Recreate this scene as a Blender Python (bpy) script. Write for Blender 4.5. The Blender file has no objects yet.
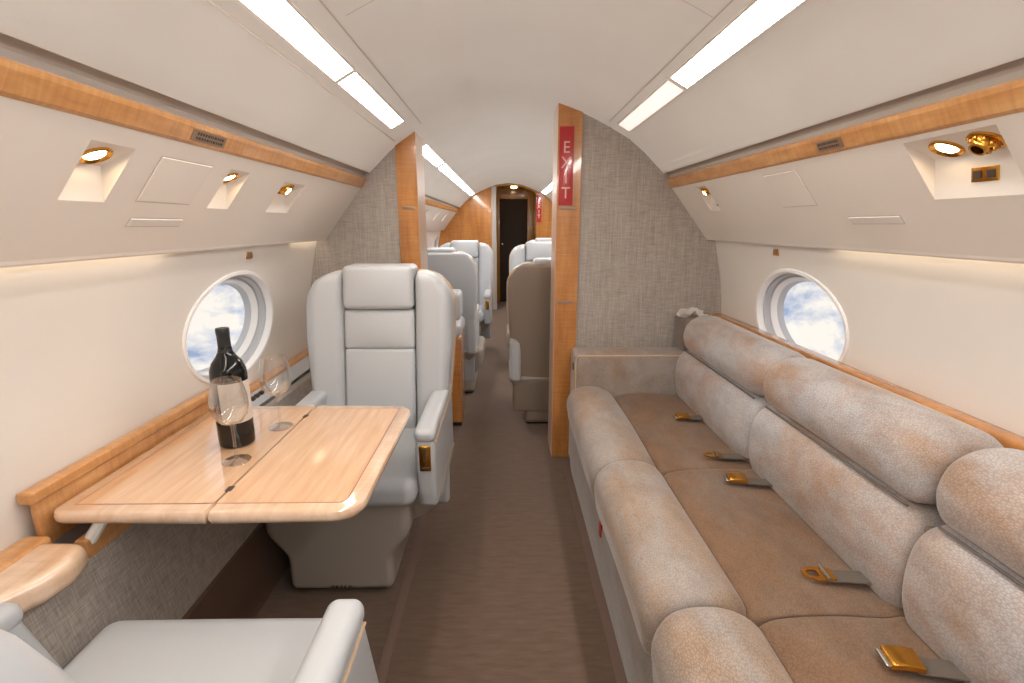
import bpy, bmesh, math, random
from mathutils import Vector, Matrix
random.seed(7)
S = bpy.context.scene
COL = S.collection
PI = math.pi
CX = 0.062          # cabin centre line (the camera sits a little left of it)

# ------------------------------------------------------------------ materials
def srgb(r, g, b):
    f = lambda c: (c/255/12.92) if c/255 <= .04045 else ((c/255+.055)/1.055)**2.4
    return (f(r), f(g), f(b), 1)

class NT:
    def __init__(s, name):
        s.m = bpy.data.materials.new(name); s.m.use_nodes = True
        s.t = s.m.node_tree; s.n = s.t.nodes; s.l = s.t.links
        s.b = s.n['Principled BSDF']
    def node(s, kind, **k):
        n = s.n.new(kind)
        for a, v in k.items():
            if a in n.inputs.keys(): n.inputs[a].default_value = v
            else: setattr(n, a, v)
        return n
    def coord(s, scale=(1, 1, 1), rot=(0, 0, 0)):
        c = s.node('ShaderNodeTexCoord'); m = s.node('ShaderNodeMapping')
        m.inputs['Scale'].default_value = scale; m.inputs['Rotation'].default_value = rot
        s.l.new(c.outputs['Object'], m.inputs['Vector']); return m.outputs['Vector']
    def noise(s, vec, scale, detail=3, rough=.5, dist=0):
        n = s.node('ShaderNodeTexNoise'); n.inputs['Scale'].default_value = scale
        n.inputs['Detail'].default_value = detail; n.inputs['Roughness'].default_value = rough
        n.inputs['Distortion'].default_value = dist
        s.l.new(vec, n.inputs['Vector']); return n.outputs['Fac']
    def ramp(s, fac, stops):
        r = s.node('ShaderNodeValToRGB'); e = r.color_ramp.elements
        while len(e) < len(stops): e.new(.5)
        for i, (p, c) in enumerate(stops): e[i].position = p; e[i].color = c
        s.l.new(fac, r.inputs['Fac']); return r.outputs['Color']
    def mix(s, fac, a, b, mode='MIX'):
        n = s.node('ShaderNodeMix', data_type='RGBA', blend_type=mode)
        for idx, v in ((0, fac), (6, a), (7, b)):
            if hasattr(v, 'is_output') or isinstance(v, bpy.types.NodeSocket): s.l.new(v, n.inputs[idx])
            else: n.inputs[idx].default_value = v
        return n.outputs[2]
    def math(s, op, a, b=0.):
        n = s.node('ShaderNodeMath', operation=op)
        for i, v in ((0, a), (1, b)):
            if isinstance(v, bpy.types.NodeSocket): s.l.new(v, n.inputs[i])
            else: n.inputs[i].default_value = v
        return n.outputs[0]
    def bump(s, h, strength=.3, dist=.002):
        b = s.node('ShaderNodeBump'); b.inputs['Strength'].default_value = strength
        b.inputs['Distance'].default_value = dist
        s.l.new(h, b.inputs['Height']); s.l.new(b.outputs['Normal'], s.b.inputs['Normal'])
    def set(s, col=None, rough=None, metal=None, **k):
        B = s.b.inputs
        if col is not None:
            if isinstance(col, bpy.types.NodeSocket): s.l.new(col, B['Base Color'])
            else: B['Base Color'].default_value = col
        if rough is not None: B['Roughness'].default_value = rough
        if metal is not None: B['Metallic'].default_value = metal
        for a, v in k.items(): B[a.replace('_', ' ')].default_value = v
        return s.m

def plain(name, col, rough=.5, metal=0, **k): return NT(name).set(col, rough, metal, **k)

def mk_panel(name, col, rough=.5):
    t = NT(name); v = t.coord((1, 1, 1))
    n = t.noise(v, 260, 2)
    t.bump(n, .08, .0008)
    c2 = tuple(x*.96 for x in col[:3]) + (1,)
    return t.set(t.ramp(t.noise(v, 3, 2), [(.3, c2), (.7, col)]), rough)

def mk_linen(name, c0, c1, sc=240, axes='xz'):
    t = NT(name)
    if axes == 'xz': a, b = (24, 1, 330), (230, 1, 9)
    else: a, b = (1, 20, 300), (1, 300, 20)
    n1 = t.noise(t.coord(a), 1, 2, .6); n2 = t.noise(t.coord(b), 1, 2, .6)
    s = t.math('ADD', n1, n2); s = t.math('MULTIPLY', s, .5)
    t.bump(s, .3, .001)
    return t.set(t.ramp(s, [(.30, c0), (.70, c1)]), .85, Sheen_Weight=.2)

def mk_wood(name, c0, c1, c2, scale=(8, 60, 8), fig=(30, 3, 30), rough=.25, coat=.6, figf=.6):
    t = NT(name)
    g = t.noise(t.coord(scale), 1, 5, .6, .3); f = t.noise(t.coord(fig), 1, 3, .55, .6)
    c = t.ramp(g, [(.3, c0), (.52, c1), (.72, c2)])
    d = t.ramp(f, [(.38, (.80, .76, .70, 1)), (.6, (1, 1, 1, 1))])
    return t.set(t.mix(figf, c, d, 'MULTIPLY'), rough, Coat_Weight=coat, Coat_Roughness=.06)

def mk_suede(name, grey, tan, bias):
    t = NT(name); v = t.coord((1, .55, 1))
    big = t.noise(v, 4.2, 4, .6, .4)
    c = t.ramp(big, [(bias-.09, grey), (bias+.09, tan)])
    vor = t.node('ShaderNodeTexVoronoi', feature='DISTANCE_TO_EDGE'); vor.inputs['Scale'].default_value = 1
    t.l.new(t.coord((230, 105, 230)), vor.inputs['Vector'])
    k = t.ramp(vor.outputs['Distance'], [(.0, (.52, .50, .48, 1)), (.20, (1.04, 1.04, 1.04, 1))])
    fine = t.ramp(t.noise(t.coord((1, 1, 1)), 420, 2), [(.3, (.88, .88, .88, 1)), (.7, (1.0, 1.0, 1.0, 1))])
    c = t.mix(.6, c, k, 'MULTIPLY'); c = t.mix(.8, c, fine, 'MULTIPLY')
    md = t.noise(t.coord((1, .6, 1)), 14, 3, .6); c = t.mix(.8, c, t.ramp(md, [(.32, (.80, .78, .76, 1)), (.62, (1.05, 1.04, 1.03, 1))]), 'MULTIPLY')
    t.bump(vor.outputs['Distance'], .5, .0014)
    return t.set(c, .8, Sheen_Weight=.30, Sheen_Roughness=.35)

M = {}
M['cream'] = mk_panel('cream_panel', srgb(235, 228, 220), .5)
M['side'] = mk_panel('sidewall_cream', srgb(230, 225, 219), .55)
M['seam'] = plain('panel_seam', srgb(196, 184, 172), .7)
M['linen'] = mk_linen('grey_linen', srgb(142, 132, 124), srgb(188, 180, 172), 240, 'xz')
M['linen_side'] = mk_linen('grey_linen_side', srgb(126, 117, 110), srgb(186, 177, 168), 240, 'yz')
M['maple'] = mk_wood('figured_maple', srgb(172, 112, 56), srgb(192, 130, 70), srgb(206, 148, 88), (16, 16, 3), (6, 6, 130))
M['maple_rail'] = mk_wood('maple_rail', srgb(188, 132, 78), srgb(206, 152, 98), srgb(219, 170, 116), (30, 6, 30), (8, 90, 8), .3, .5)
M['maple_top'] = mk_wood('maple_table_top', srgb(216, 172, 134), srgb(224, 184, 148), srgb(230, 194, 160), (60, 4, 30), (40, 6, 8), .10, 1.0, .22)
M['maple_edge'] = mk_wood('maple_table_edge', srgb(212, 178, 148), srgb(222, 190, 162), srgb(230, 202, 178), (40, 5, 30), (4, 60, 4), .12, 1.0, .3)
for k_ in ('maple_top', 'maple_edge'): M[k_].node_tree.nodes['Principled BSDF'].inputs['Coat IOR'].default_value = 1.9
M['inlay'] = plain('dark_inlay', srgb(150, 88, 48), .3)
M['wood_end'] = plain('pale_edge_strip', srgb(214, 184, 162), .3, Coat_Weight=.4)
M['bulk'] = mk_wood('bulkhead_wood', srgb(172, 106, 42), srgb(190, 124, 54), srgb(204, 138, 66), (14, 14, 2), (5, 5, 60))
M['corr'] = mk_wood('corridor_wood', srgb(150, 104, 26), srgb(166, 116, 34), srgb(178, 128, 44), (14, 14, 2), (5, 5, 60))
M['door'] = plain('dark_door', srgb(42, 27, 17), .75)
def mk_carpet():
    t = NT('brown_carpet'); 
    a = t.noise(t.coord((1, 1, 1)), 500, 2); b = t.noise(t.coord((12, 60, 1)), 1, 3, .6)
    c = t.ramp(b, [(.3, srgb(98, 77, 62)), (.7, srgb(114, 91, 75))])
    d = t.ramp(a, [(.3, (.72, .72, .72, 1)), (.7, (1, 1, 1, 1))])
    t.bump(a, .5, .003)
    return t.set(t.mix(.8, c, d, 'MULTIPLY'), .95, Sheen_Weight=.2)
M['carpet'] = mk_carpet()
M['carpet_dark'] = plain('carpet_riser', srgb(100, 78, 64), .95)
M['track'] = plain('seat_track_cover', srgb(112, 90, 80), .8)
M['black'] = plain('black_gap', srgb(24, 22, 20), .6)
def mk_leather(name, c):
    t = NT(name); v = t.node('ShaderNodeTexVoronoi'); t.l.new(t.coord(), v.inputs['Vector']); v.inputs['Scale'].default_value = 420
    t.bump(v.outputs['Distance'], .12, .0006)
    return t.set(c, .38, Coat_Weight=.12, Coat_Roughness=.35)
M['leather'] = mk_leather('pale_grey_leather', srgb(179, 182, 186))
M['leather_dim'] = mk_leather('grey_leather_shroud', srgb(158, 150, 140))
M['taupe'] = mk_leather('taupe_leather', srgb(138, 124, 112))
M['piping'] = plain('tan_piping', srgb(200, 170, 136), .5)
M['stitch'] = plain('seam_thread', srgb(140, 138, 138), .7)
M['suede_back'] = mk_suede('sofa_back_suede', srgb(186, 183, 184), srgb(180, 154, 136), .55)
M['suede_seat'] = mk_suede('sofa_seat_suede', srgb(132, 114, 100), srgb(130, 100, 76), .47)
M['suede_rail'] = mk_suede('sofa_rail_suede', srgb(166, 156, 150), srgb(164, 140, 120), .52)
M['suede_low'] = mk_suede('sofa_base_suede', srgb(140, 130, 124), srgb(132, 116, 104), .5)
M['zip'] = plain('dark_seam', srgb(104, 98, 94), .8)
M['gold'] = plain('polished_gold', srgb(222, 164, 72), .18, 1)
M['gold_satin'] = plain('satin_gold', srgb(205, 150, 72), .4, .9)
M['steel'] = plain('steel', srgb(190, 190, 192), .25, 1)
M['web'] = plain('grey_webbing', srgb(98, 88, 80), .8)
M['white'] = plain('white_plastic', srgb(236, 234, 230), .3)
M['ring'] = plain('window_ring', srgb(244, 244, 244), .25)
M['groove'] = plain('window_groove', srgb(190, 192, 196), .4)
M['channel'] = plain('grey_channel', srgb(176, 168, 160), .5)
M['slot'] = plain('slot_cover', srgb(224, 218, 212), .4)
M['red'] = plain('exit_red', srgb(176, 22, 30), .2, Coat_Weight=.6)
M['letter'] = plain('exit_letter', srgb(224, 178, 160), .4)
M['bottle'] = plain('black_bottle_glass', srgb(8, 9, 8), .10)
M['foil'] = plain('bottle_foil', srgb(34, 36, 38), .35)
M['label'] = plain('bottle_label', srgb(206, 196, 184), .6)
M['label_dark'] = plain('bottle_label_dark', srgb(40, 34, 34), .5)
M['cloth'] = plain('white_cloth', srgb(236, 232, 228), .8)
M['plate'] = plain('sign_plate', srgb(150, 128, 108), .3, .3)
M['ink'] = plain('sign_ink', srgb(70, 54, 46), .5)
def mk_emit(name, col, st):
    t = NT(name); t.set((.9, .9, .9, 1), .4)
    t.b.inputs['Emission Color'].default_value = col; t.b.inputs['Emission Strength'].default_value = st
    return t.m
WARM = (1.0, .84, .64, 1)
M['strip'] = mk_emit('strip_light', (1.0, .965, .93, 1), 24)
M['strip_warm'] = mk_emit('strip_light_warm', (1.0, .91, .80, 1), 22)
M['strip_dim'] = mk_emit('strip_light_dim', (1.0, .84, .78, 1), .60)
M['lamp'] = mk_emit('lamp_glow', (1.0, .74, .44, 1), 16)
M['wash'] = mk_emit('wash_glow', (1.0, .82, .58, 1), 4)
def mk_glass(name, tint=(1, 1, 1, 1), ior=1.45):
    t = NT(name); t.n.remove(t.b)
    tr = t.node('ShaderNodeBsdfTransparent'); gl = t.node('ShaderNodeBsdfGlossy'); gl.inputs['Roughness'].default_value = .02
    tr.inputs['Color'].default_value = tint
    lw = t.node('ShaderNodeLayerWeight'); lw.inputs['Blend'].default_value = .25; fr = t.node('ShaderNodeMath', operation='MULTIPLY'); fr.inputs[1].default_value = .25; t.l.new(lw.outputs['Facing'], fr.inputs[0])
    mx = t.node('ShaderNodeMixShader')
    t.l.new(fr.outputs[0], mx.inputs[0]); t.l.new(tr.outputs[0], mx.inputs[1]); t.l.new(gl.outputs[0], mx.inputs[2])
    t.l.new(mx.outputs[0], t.n['Material Output'].inputs[0]); return t.m
M['pane'] = mk_glass('window_pane', (.97, .98, 1, 1), 1.25)
def mk_wineglass():
    m = mk_glass('wine_glass'); nt = m.node_tree; mu = [q for q in nt.nodes if q.type == 'MATH'][0]; lw = [q for q in nt.nodes if q.type == 'LAYER_WEIGHT'][0]
    pw = nt.nodes.new('ShaderNodeMath'); pw.operation = 'POWER'; pw.inputs[1].default_value = 1.9
    nt.links.new(lw.outputs['Facing'], pw.inputs[0]); nt.links.new(pw.outputs[0], mu.inputs[0]); mu.inputs[1].default_value = 1.0
    ad = nt.nodes.new('ShaderNodeMath'); ad.inputs[1].default_value = .07; nt.links.new(mu.outputs[0], ad.inputs[0])
    mx = [q for q in nt.nodes if q.type == 'MIX_SHADER'][0]; nt.links.new(ad.outputs[0], mx.inputs[0])
    [q for q in nt.nodes if q.type == 'BSDF_TRANSPARENT'][0].inputs[0].default_value = (.985, .985, .985, 1)
    lw.inputs['Blend'].default_value = .5
    return m
M['wine'] = mk_wineglass()

# ------------------------------------------------------------------ object helpers
def link(name, bm, mat, parent=None, smooth=True, mats=None):
    me = bpy.data.meshes.new(name)
    bmesh.ops.recalc_face_normals(bm, faces=bm.faces[:])
    if parent is not None and parent.type == 'EMPTY':
        bmesh.ops.translate(bm, verts=bm.verts[:], vec=-Vector(parent.location))
    elif parent is not None and parent.parent is not None:
        bmesh.ops.translate(bm, verts=bm.verts[:], vec=-Vector(parent.parent.location))
    bm.to_mesh(me); bm.free()
    for p in me.polygons: p.use_smooth = smooth
    me.materials.append(M[mat])
    for x in (mats or []): me.materials.append(M[x])
    o = bpy.data.objects.new(name, me); COL.objects.link(o)
    if parent is not None: o.parent = parent
    if smooth:
        try: me.set_sharp_from_angle(angle=math.radians(42))
        except Exception: pass
    return o

def thing(name, label, cat, loc=(0, 0, 0), group=None):
    o = bpy.data.objects.new(name, None); COL.objects.link(o); o.location = loc
    o.empty_display_size = .05
    o['label'] = label; o['category'] = cat
    if group: o['group'] = group
    return o
def tag(o, label, cat, group=None):
    o['label'] = label; o['category'] = cat
    if group: o['group'] = group
    return o
def struct(o, label=None):
    o['kind'] = 'structure'
    if label: o['label'] = label; o['category'] = 'structure'
    return o
def dup(root, label, loc=None, rotz=None, group=None, name=None):
    r = root.copy(); COL.objects.link(r)
    if loc is not None: r.location = loc
    if rotz is not None: r.rotation_euler = (0, 0, rotz)
    r['label'] = label
    if group: r['group'] = group
    for ch in list(root.children):
        c = ch.copy(); COL.objects.link(c); c.parent = r
        for g in list(ch.children):
            d = g.copy(); COL.objects.link(d); d.parent = c
    return r

# ------------------------------------------------------------------ mesh helpers
def axis(s, r, n, m):
    h = s/2; r = min(r, h-1e-5)
    a = [r*math.tan(PI/4*i/n) for i in range(1, n+1)]
    mid = [-(h-r) + 2*(h-r)*i/m for i in range(m+1)]
    return [-(h-r)-x for x in reversed(a)] + mid + [(h-r)+x for x in a]
def rb(bm, x0, x1, y0, y1, z0, z1, r=.003, fn=None, n=2, m=1):
    sx, sy, sz = x1-x0, y1-y0, z1-z0
    r = min(r, sx/2-1e-5, sy/2-1e-5, sz/2-1e-5)
    A = [axis(s, r, n, m) for s in (sx, sy, sz)]
    N = [len(a)-1 for a in A]; c = Vector(((x0+x1)/2, (y0+y1)/2, (z0+z1)/2)); V = {}
    def v(i, j, k):
        if (i, j, k) in V: return V[i, j, k]
        p = Vector((A[0][i], A[1][j], A[2][k]))
        q = Vector([max(-(s/2-r), min(s/2-r, t)) for s, t in zip((sx, sy, sz), p)])
        d = p-q; d.normalize(); p = q+d*r+c
        if fn: p = Vector(fn(p))
        V[i, j, k] = bm.verts.new(p); return V[i, j, k]
    for ax in range(3):
        a, b = [t for t in range(3) if t != ax]
        for side in (0, N[ax]):
            for i in range(N[a]):
                for j in range(N[b]):
                    q = []
                    for di, dj in ((0, 0), (1, 0), (1, 1), (0, 1)):
                        ix = [0, 0, 0]; ix[ax] = side; ix[a] = i+di; ix[b] = j+dj; q.append(v(*ix))
                    bm.faces.new(q)
    return bm
def B(*a, **k): return rb(bmesh.new(), *a, **k)
def smooth_closed(P, k=5):
    out = []; n = len(P)
    for i in range(n):
        p0, p1, p2, p3 = P[i-1], P[i], P[(i+1) % n], P[(i+2) % n]
        for j in range(k):
            t = j/k
            out.append(tuple(.5*((2*p1[d]) + (-p0[d]+p2[d])*t + (2*p0[d]-5*p1[d]+4*p2[d]-p3[d])*t*t + (-p0[d]+3*p1[d]-3*p2[d]+p3[d])*t**3) for d in (0, 1)))
    return out
def loft(bm, prof, y0, y1, r=.05, n=7, seg=10, wob=None):
    cx = sum(p[0] for p in prof)/len(prof); cz = sum(p[1] for p in prof)/len(prof)
    R = sum(math.hypot(p[0]-cx, p[1]-cz) for p in prof)/len(prof)
    ys = []
    for i in range(n): a = PI/2*i/n; ys.append((y0+r*(1-math.sin(a)) if False else y0+r*(1-math.cos(a)), r*(1-math.sin(a))))
    for i in range(seg+1): ys.append((y0+r+(y1-y0-2*r)*i/seg, 0))
    for i in range(n-1, -1, -1): a = PI/2*i/n; ys.append((y1-r*(1-math.cos(a)), r*(1-math.sin(a))))
    rings = []
    for y, ins in ys:
        s = 1-ins/R; ring = []
        for p in prof:
            x, z = cx+(p[0]-cx)*s, cz+(p[1]-cz)*s
            q = (x, y, z)
            if wob: q = wob(q)
            ring.append(bm.verts.new(q))
        rings.append(ring)
    for a, b in zip(rings, rings[1:]):
        for i in range(len(prof)): bm.faces.new((a[i], a[(i+1) % len(prof)], b[(i+1) % len(prof)], b[i]))
    bm.faces.new(rings[0][::-1]); bm.faces.new(rings[-1])
    return bm
def sheet(bm, pts, y0, y1, seg=1):
    """open profile of (x, z) swept along y"""
    rows = [[bm.verts.new((x, y0+(y1-y0)*k/seg, z)) for x, z in pts] for k in range(seg+1)]
    for a, b in zip(rows, rows[1:]):
        for i in range(len(pts)-1): bm.faces.new((a[i], a[i+1], b[i+1], b[i]))
    return bm
def tube(bm, pts, r, n=8, flat=1.0):
    pts = [Vector(p) for p in pts]; rings = []
    for i, p in enumerate(pts):
        t = (pts[min(i+1, len(pts)-1)]-pts[max(i-1, 0)]).normalized()
        up = Vector((0, 0, 1)) if abs(t.z) < .9 else Vector((1, 0, 0))
        a = t.cross(up).normalized(); b = t.cross(a).normalized()
        rings.append([bm.verts.new(p+a*math.cos(2*PI*k/n)*r+b*math.sin(2*PI*k/n)*r*flat) for k in range(n)])
    for a, b in zip(rings, rings[1:]):
        for i in range(n): bm.faces.new((a[i], a[(i+1) % n], b[(i+1) % n], b[i]))
    bm.faces.new(rings[0][::-1]); bm.faces.new(rings[-1]); return bm
def lathe(bm, prof, c, n=40, a0=0, a1=2*PI, close=True, axis_m=None):
    full = abs(a1-a0-2*PI) < 1e-6; k = n if full else n+1; rings = []
    for r, z in prof:
        ring = []
        if r < 1e-6:
            p = Vector((0, 0, z)); p = (axis_m @ p if axis_m else p)+Vector(c); vv = bm.verts.new(p); ring = [vv]*k
        else:
            for i in range(k):
                a = a0+(a1-a0)*i/n; p = Vector((r*math.cos(a), r*math.sin(a), z))
                p = (axis_m @ p if axis_m else p)+Vector(c); ring.append(bm.verts.new(p))
        rings.append(ring)
    for a, b in zip(rings, rings[1:]):
        for i in range(n):
            j = (i+1) % k
            q = []
            for v in (a[i], a[j], b[j], b[i]):
                if v not in q: q.append(v)
            if len(q) > 2: bm.faces.new(q)
    return bm
def prism(bm, poly, y0, y1):
    """closed (x, z) polygon extruded along y"""
    a = [bm.verts.new((x, y0, z)) for x, z in poly]; b = [bm.verts.new((x, y1, z)) for x, z in poly]
    bm.faces.new(a[::-1]); bm.faces.new(b)
    for i in range(len(poly)): j = (i+1) % len(poly); bm.faces.new((a[i], a[j], b[j], b[i]))
    return bm
def quad(bm, *p): return bm.faces.new([bm.verts.new(q) for q in p])

# ------------------------------------------------------------------ the cabin shell
YN, YF, YP, YP2, YC = -1.6, 7.62, 2.577, 2.79, 9.3   # rear end, far bulkhead, partition faces, corridor end
ARC = [(0, 1.888), (.10, 1.882), (.19, 1.866), (.31, 1.826), (.385, 1.792), (.46, 1.755), (.555, 1.702), (.633, 1.640), (.70, 1.575), (.735, 1.540)]
SIDE = [(1.112, .50), (1.110, .60), (1.106, .70), (1.099, .80), (1.090, .90), (1.077, 1.0), (1.060, 1.08), (1.042, 1.15), (1.026, 1.21), (1.018, 1.245)]
def X(z):
    for (a, za), (b, zb) in zip(SIDE, SIDE[1:]):
        if za <= z <= zb: return a+(b-a)*(z-za)/(zb-za)
    return SIDE[0][0] if z < SIDE[0][1] else SIDE[-1][0]

bm = bmesh.new()
full = [(CX-u, z) for u, z in reversed(ARC)] + [(CX+u, z) for u, z in ARC[1:]]
sheet(bm, full, YN, YF, 30)
bmesh.ops.solidify(bm, geom=bm.faces[:], thickness=-.012)
ceil = struct(link('ceiling', bm, 'cream'))
bm = bmesh.new()
def on_arc(u):
    for (a, za), (b, zb) in zip(ARC, ARC[1:]):
        if a <= u <= b: return za+(zb-za)*(u-a)/(b-a)
for sg in (-1, 1):
    for u, y0, y1 in (((.455, YN, 2.5), (.585, YN, 2.5)) if sg < 0 else ((.435, YN, 2.5),)):
        z = on_arc(u); z2 = on_arc(u+.003)
        prism(bm, [(CX+sg*u, z-.0006), (CX+sg*(u+.002), z2-.0006), (CX+sg*(u+.002), z2+.004), (CX+sg*u, z+.004)], y0, y1)
    for yy in (1.30,):
        pts = [(CX+sg*u, on_arc(u)-.0006) for u in (0, .10, .19, .31, .385, .434)]
        sheet(bm, pts, yy, yy+.003)
link('panel_seam', bm, 'seam', ceil)

# floor with raised edge
bm = bmesh.new(); quad(bm, (-1.1, YN, 0), (1.25, YN, 0), (1.25, YC, 0), (-1.1, YC, 0))
floor = struct(link('floor', bm, 'carpet', smooth=False))
bm = bmesh.new()
rb(bm, -.385, -.352, YN, 2.5, -.004, .004, .002)
link('seat_track', bm, 'track', floor)
bm = bmesh.new()
rb(bm, .318, .352, YN, 2.5, -.004, .006, .002)
link('seat_track', bm, 'track', floor)

WCS = {-1: [1.835+1.36*k for k in (-2, -1, 0, 1, 2, 3, 4)], 1: [1.89+1.36*k for k in (-2, -1, 0, 1, 2, 3, 4)]}; WA, WB, WZ = .305, .203, .915
HW, Z0, Z1 = .34, .68, 1.15
def sidewall(sg, name):
    bm = bmesh.new(); NS = 12
    zp = [Z0+(Z1-Z0)*i/NS for i in range(NS+1)]
    lo = [.0, .3, .5, .60, Z0]; hi = [Z1, 1.21, 1.245]
    rows = lo[:-1]+zp+hi[1:]
    P = lambda y, z: (CX+sg*X(z), y, z)
    def strip(y0, y1, zs):
        for a, b in zip(zs, zs[1:]): quad(bm, P(y0, a), P(y1, a), P(y1, b), P(y0, b))
    y = YN
    for c in WCS[sg]:
        a, b = c-HW, c+HW
        if a > y: strip(y, a, rows)
        strip(a, b, lo); strip(a, b, hi)
        ys = [a+(b-a)*i/14 for i in range(15)]
        per = [(t, Z0) for t in ys] + [(b, z) for z in zp[1:]] + [(t, Z1) for t in reversed(ys[:-1])] + [(a, z) for z in reversed(zp[1:-1])]
        rings = []
        for f in (0, .4, .8, 1):
            ring = []
            for py, pz in per:
                an = math.atan2((pz-WZ)/WB, (py-c)/WA)
                ey, ez = c+WA*math.cos(an), WZ+WB*math.sin(an)
                yy, zz = py+(ey-py)*f, pz+(ez-pz)*f
                ring.append(bm.verts.new(P(yy, zz)))
            rings.append(ring)
        for r0, r1 in zip(rings, rings[1:]):
            n = len(per)
            for i in range(n): bm.faces.new((r0[i], r0[(i+1) % n], r1[(i+1) % n], r1[i]))
        y = b
    strip(y, YF, rows)
    bmesh.ops.remove_doubles(bm, verts=bm.verts[:], dist=.0004)
    o = struct(link(name, bm, 'side'))
    me = o.data
    return o
wl = sidewall(-1, 'wall_left'); wr = sidewall(1, 'wall_right')

# windows
def window(sg, c, k):
    def ring(bm, spec, n=72):
        rs = []
        for dl, dep in spec:
            r = []
            for i in range(n):
                a = 2*PI*i/n; y = c+(WA-dl)*math.cos(a); z = WZ+(WB-dl)*math.sin(a)
                zw = WZ+WB*math.sin(a)
                r.append(bm.verts.new((CX+sg*(X(zw)+dep), y, z)))
            rs.append(r)
        for a, b in zip(rs, rs[1:]):
            for i in range(n): bm.faces.new((a[i], a[(i+1) % n], b[(i+1) % n], b[i]))
        return rs
    bm = bmesh.new(); ring(bm, [(-.006, .004), (-.006, -.004), (-.002, -.007), (.008, -.006), (.012, .0), (.012, .02)])
    o = struct(link('window_%d' % k, bm, 'ring'))
    bm = bmesh.new(); ring(bm, [(.012, .02), (.020, .024), (.020, .045), (.028, .050)]); link('window_groove', bm, 'groove', o)
    bm = bmesh.new(); ring(bm, [(.028, .048), (.030, .046), (.038, .066), (.040, .070)]); link('window_frame', bm, 'ring', o)
    bm = bmesh.new(); ring(bm, [(.040, .070), (.042, .085), (.046, .095)]); link('window_frame', bm, 'groove', o)
    bm = bmesh.new(); rs = ring(bm, [(.038, .074)])
    cv = bm.verts.new((CX+sg*(X(WZ)+.074), c, WZ)); r = rs[0]
    for i in range(len(r)): bm.faces.new((r[i], r[(i+1) % len(r)], cv))
    link('window_pane', bm, 'pane', o)
    return o
k = 1
for sg in (-1, 1):
    for c in WCS[sg]: window(sg, c, k); k += 1

# overhead valance with real niches cut in it
PA, PB = (.778, 1.474), (.975, 1.224)
PLEN = math.hypot(PB[0]-PA[0], PB[1]-PA[1]); PD = ((PB[0]-PA[0])/PLEN, (PB[1]-PA[1])/PLEN)
def V(sg, t, y, off=0):      # point on the valance; off > 0 goes into the cabin
    return (CX+sg*(PA[0]+PD[0]*t+off*PD[1]), y, PA[1]+PD[1]*t-off*PD[0])
NL = [(.95, 1.06, .044, .177), (1.415, 1.52, .046, .177), (1.757, 1.93, .052, .180)]
NR = [(.90, 1.105, .018, .166), (2.18, 2.29, .026, .158)]
NL += [(3.3+.8*i, 3.42+.8*i, .046, .177) for i in range(5)]
NR += [(3.3+.8*i, 3.42+.8*i, .046, .177) for i in range(5)]
def valance(sg, holes, name):
    bm = bmesh.new()
    ts = sorted({0, PLEN} | {h[2] for h in holes} | {h[3] for h in holes}); ys = sorted({YN, YF} | {h[0] for h in holes} | {h[1] for h in holes})
    for y0, y1 in zip(ys, ys[1:]):
        for t0, t1 in zip(ts, ts[1:]):
            ym, tm = (y0+y1)/2, (t0+t1)/2
            if any(h[0] < ym < h[1] and h[2] < tm < h[3] for h in holes): continue
            quad(bm, V(sg, t0, y0), V(sg, t0, y1), V(sg, t1, y1), V(sg, t1, y0))
    # rolled lower lip
    sheet(bm, [(CX+sg*u, z) for u, z in ((.975, 1.224), (.979, 1.217), (.985, 1.213), (.992, 1.213), (.996, 1.217), (.996, 1.25))], YN, YF)
    bmesh.ops.remove_doubles(bm, verts=bm.verts[:], dist=.0003)
    return struct(link(name, bm, 'cream', smooth=False))
valance(-1, NL, 'trim_1'); valance(1, NR, 'trim_2')
for sg, k in ((-1, 3), (1, 4)):       # grey channel behind the valance head
    bm = bmesh.new()
    sheet(bm, [(CX+sg*u, z) for u, z in ((.735, 1.540), (.7385, 1.5425), (.7385, 1.545), (.752, 1.545), (.764, 1.531), (.764, 1.517), (.757, 1.510))], YN, YF)
    struct(link('trim_%d' % k, bm, 'channel', smooth=False))
for sg, k in ((-1, 5), (1, 6)):       # maple rail
    bm = bmesh.new()
    prism(bm, [(CX+sg*u, z) for u, z in ((.752, 1.512), (.757, 1.516), (.775, 1.516), (.79, 1.47), (.779, 1.469), (.772, 1.474), (.755, 1.503))], YN, YF)
    struct(link('trim_%d' % k, bm, 'maple_rail', smooth=False))

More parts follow.
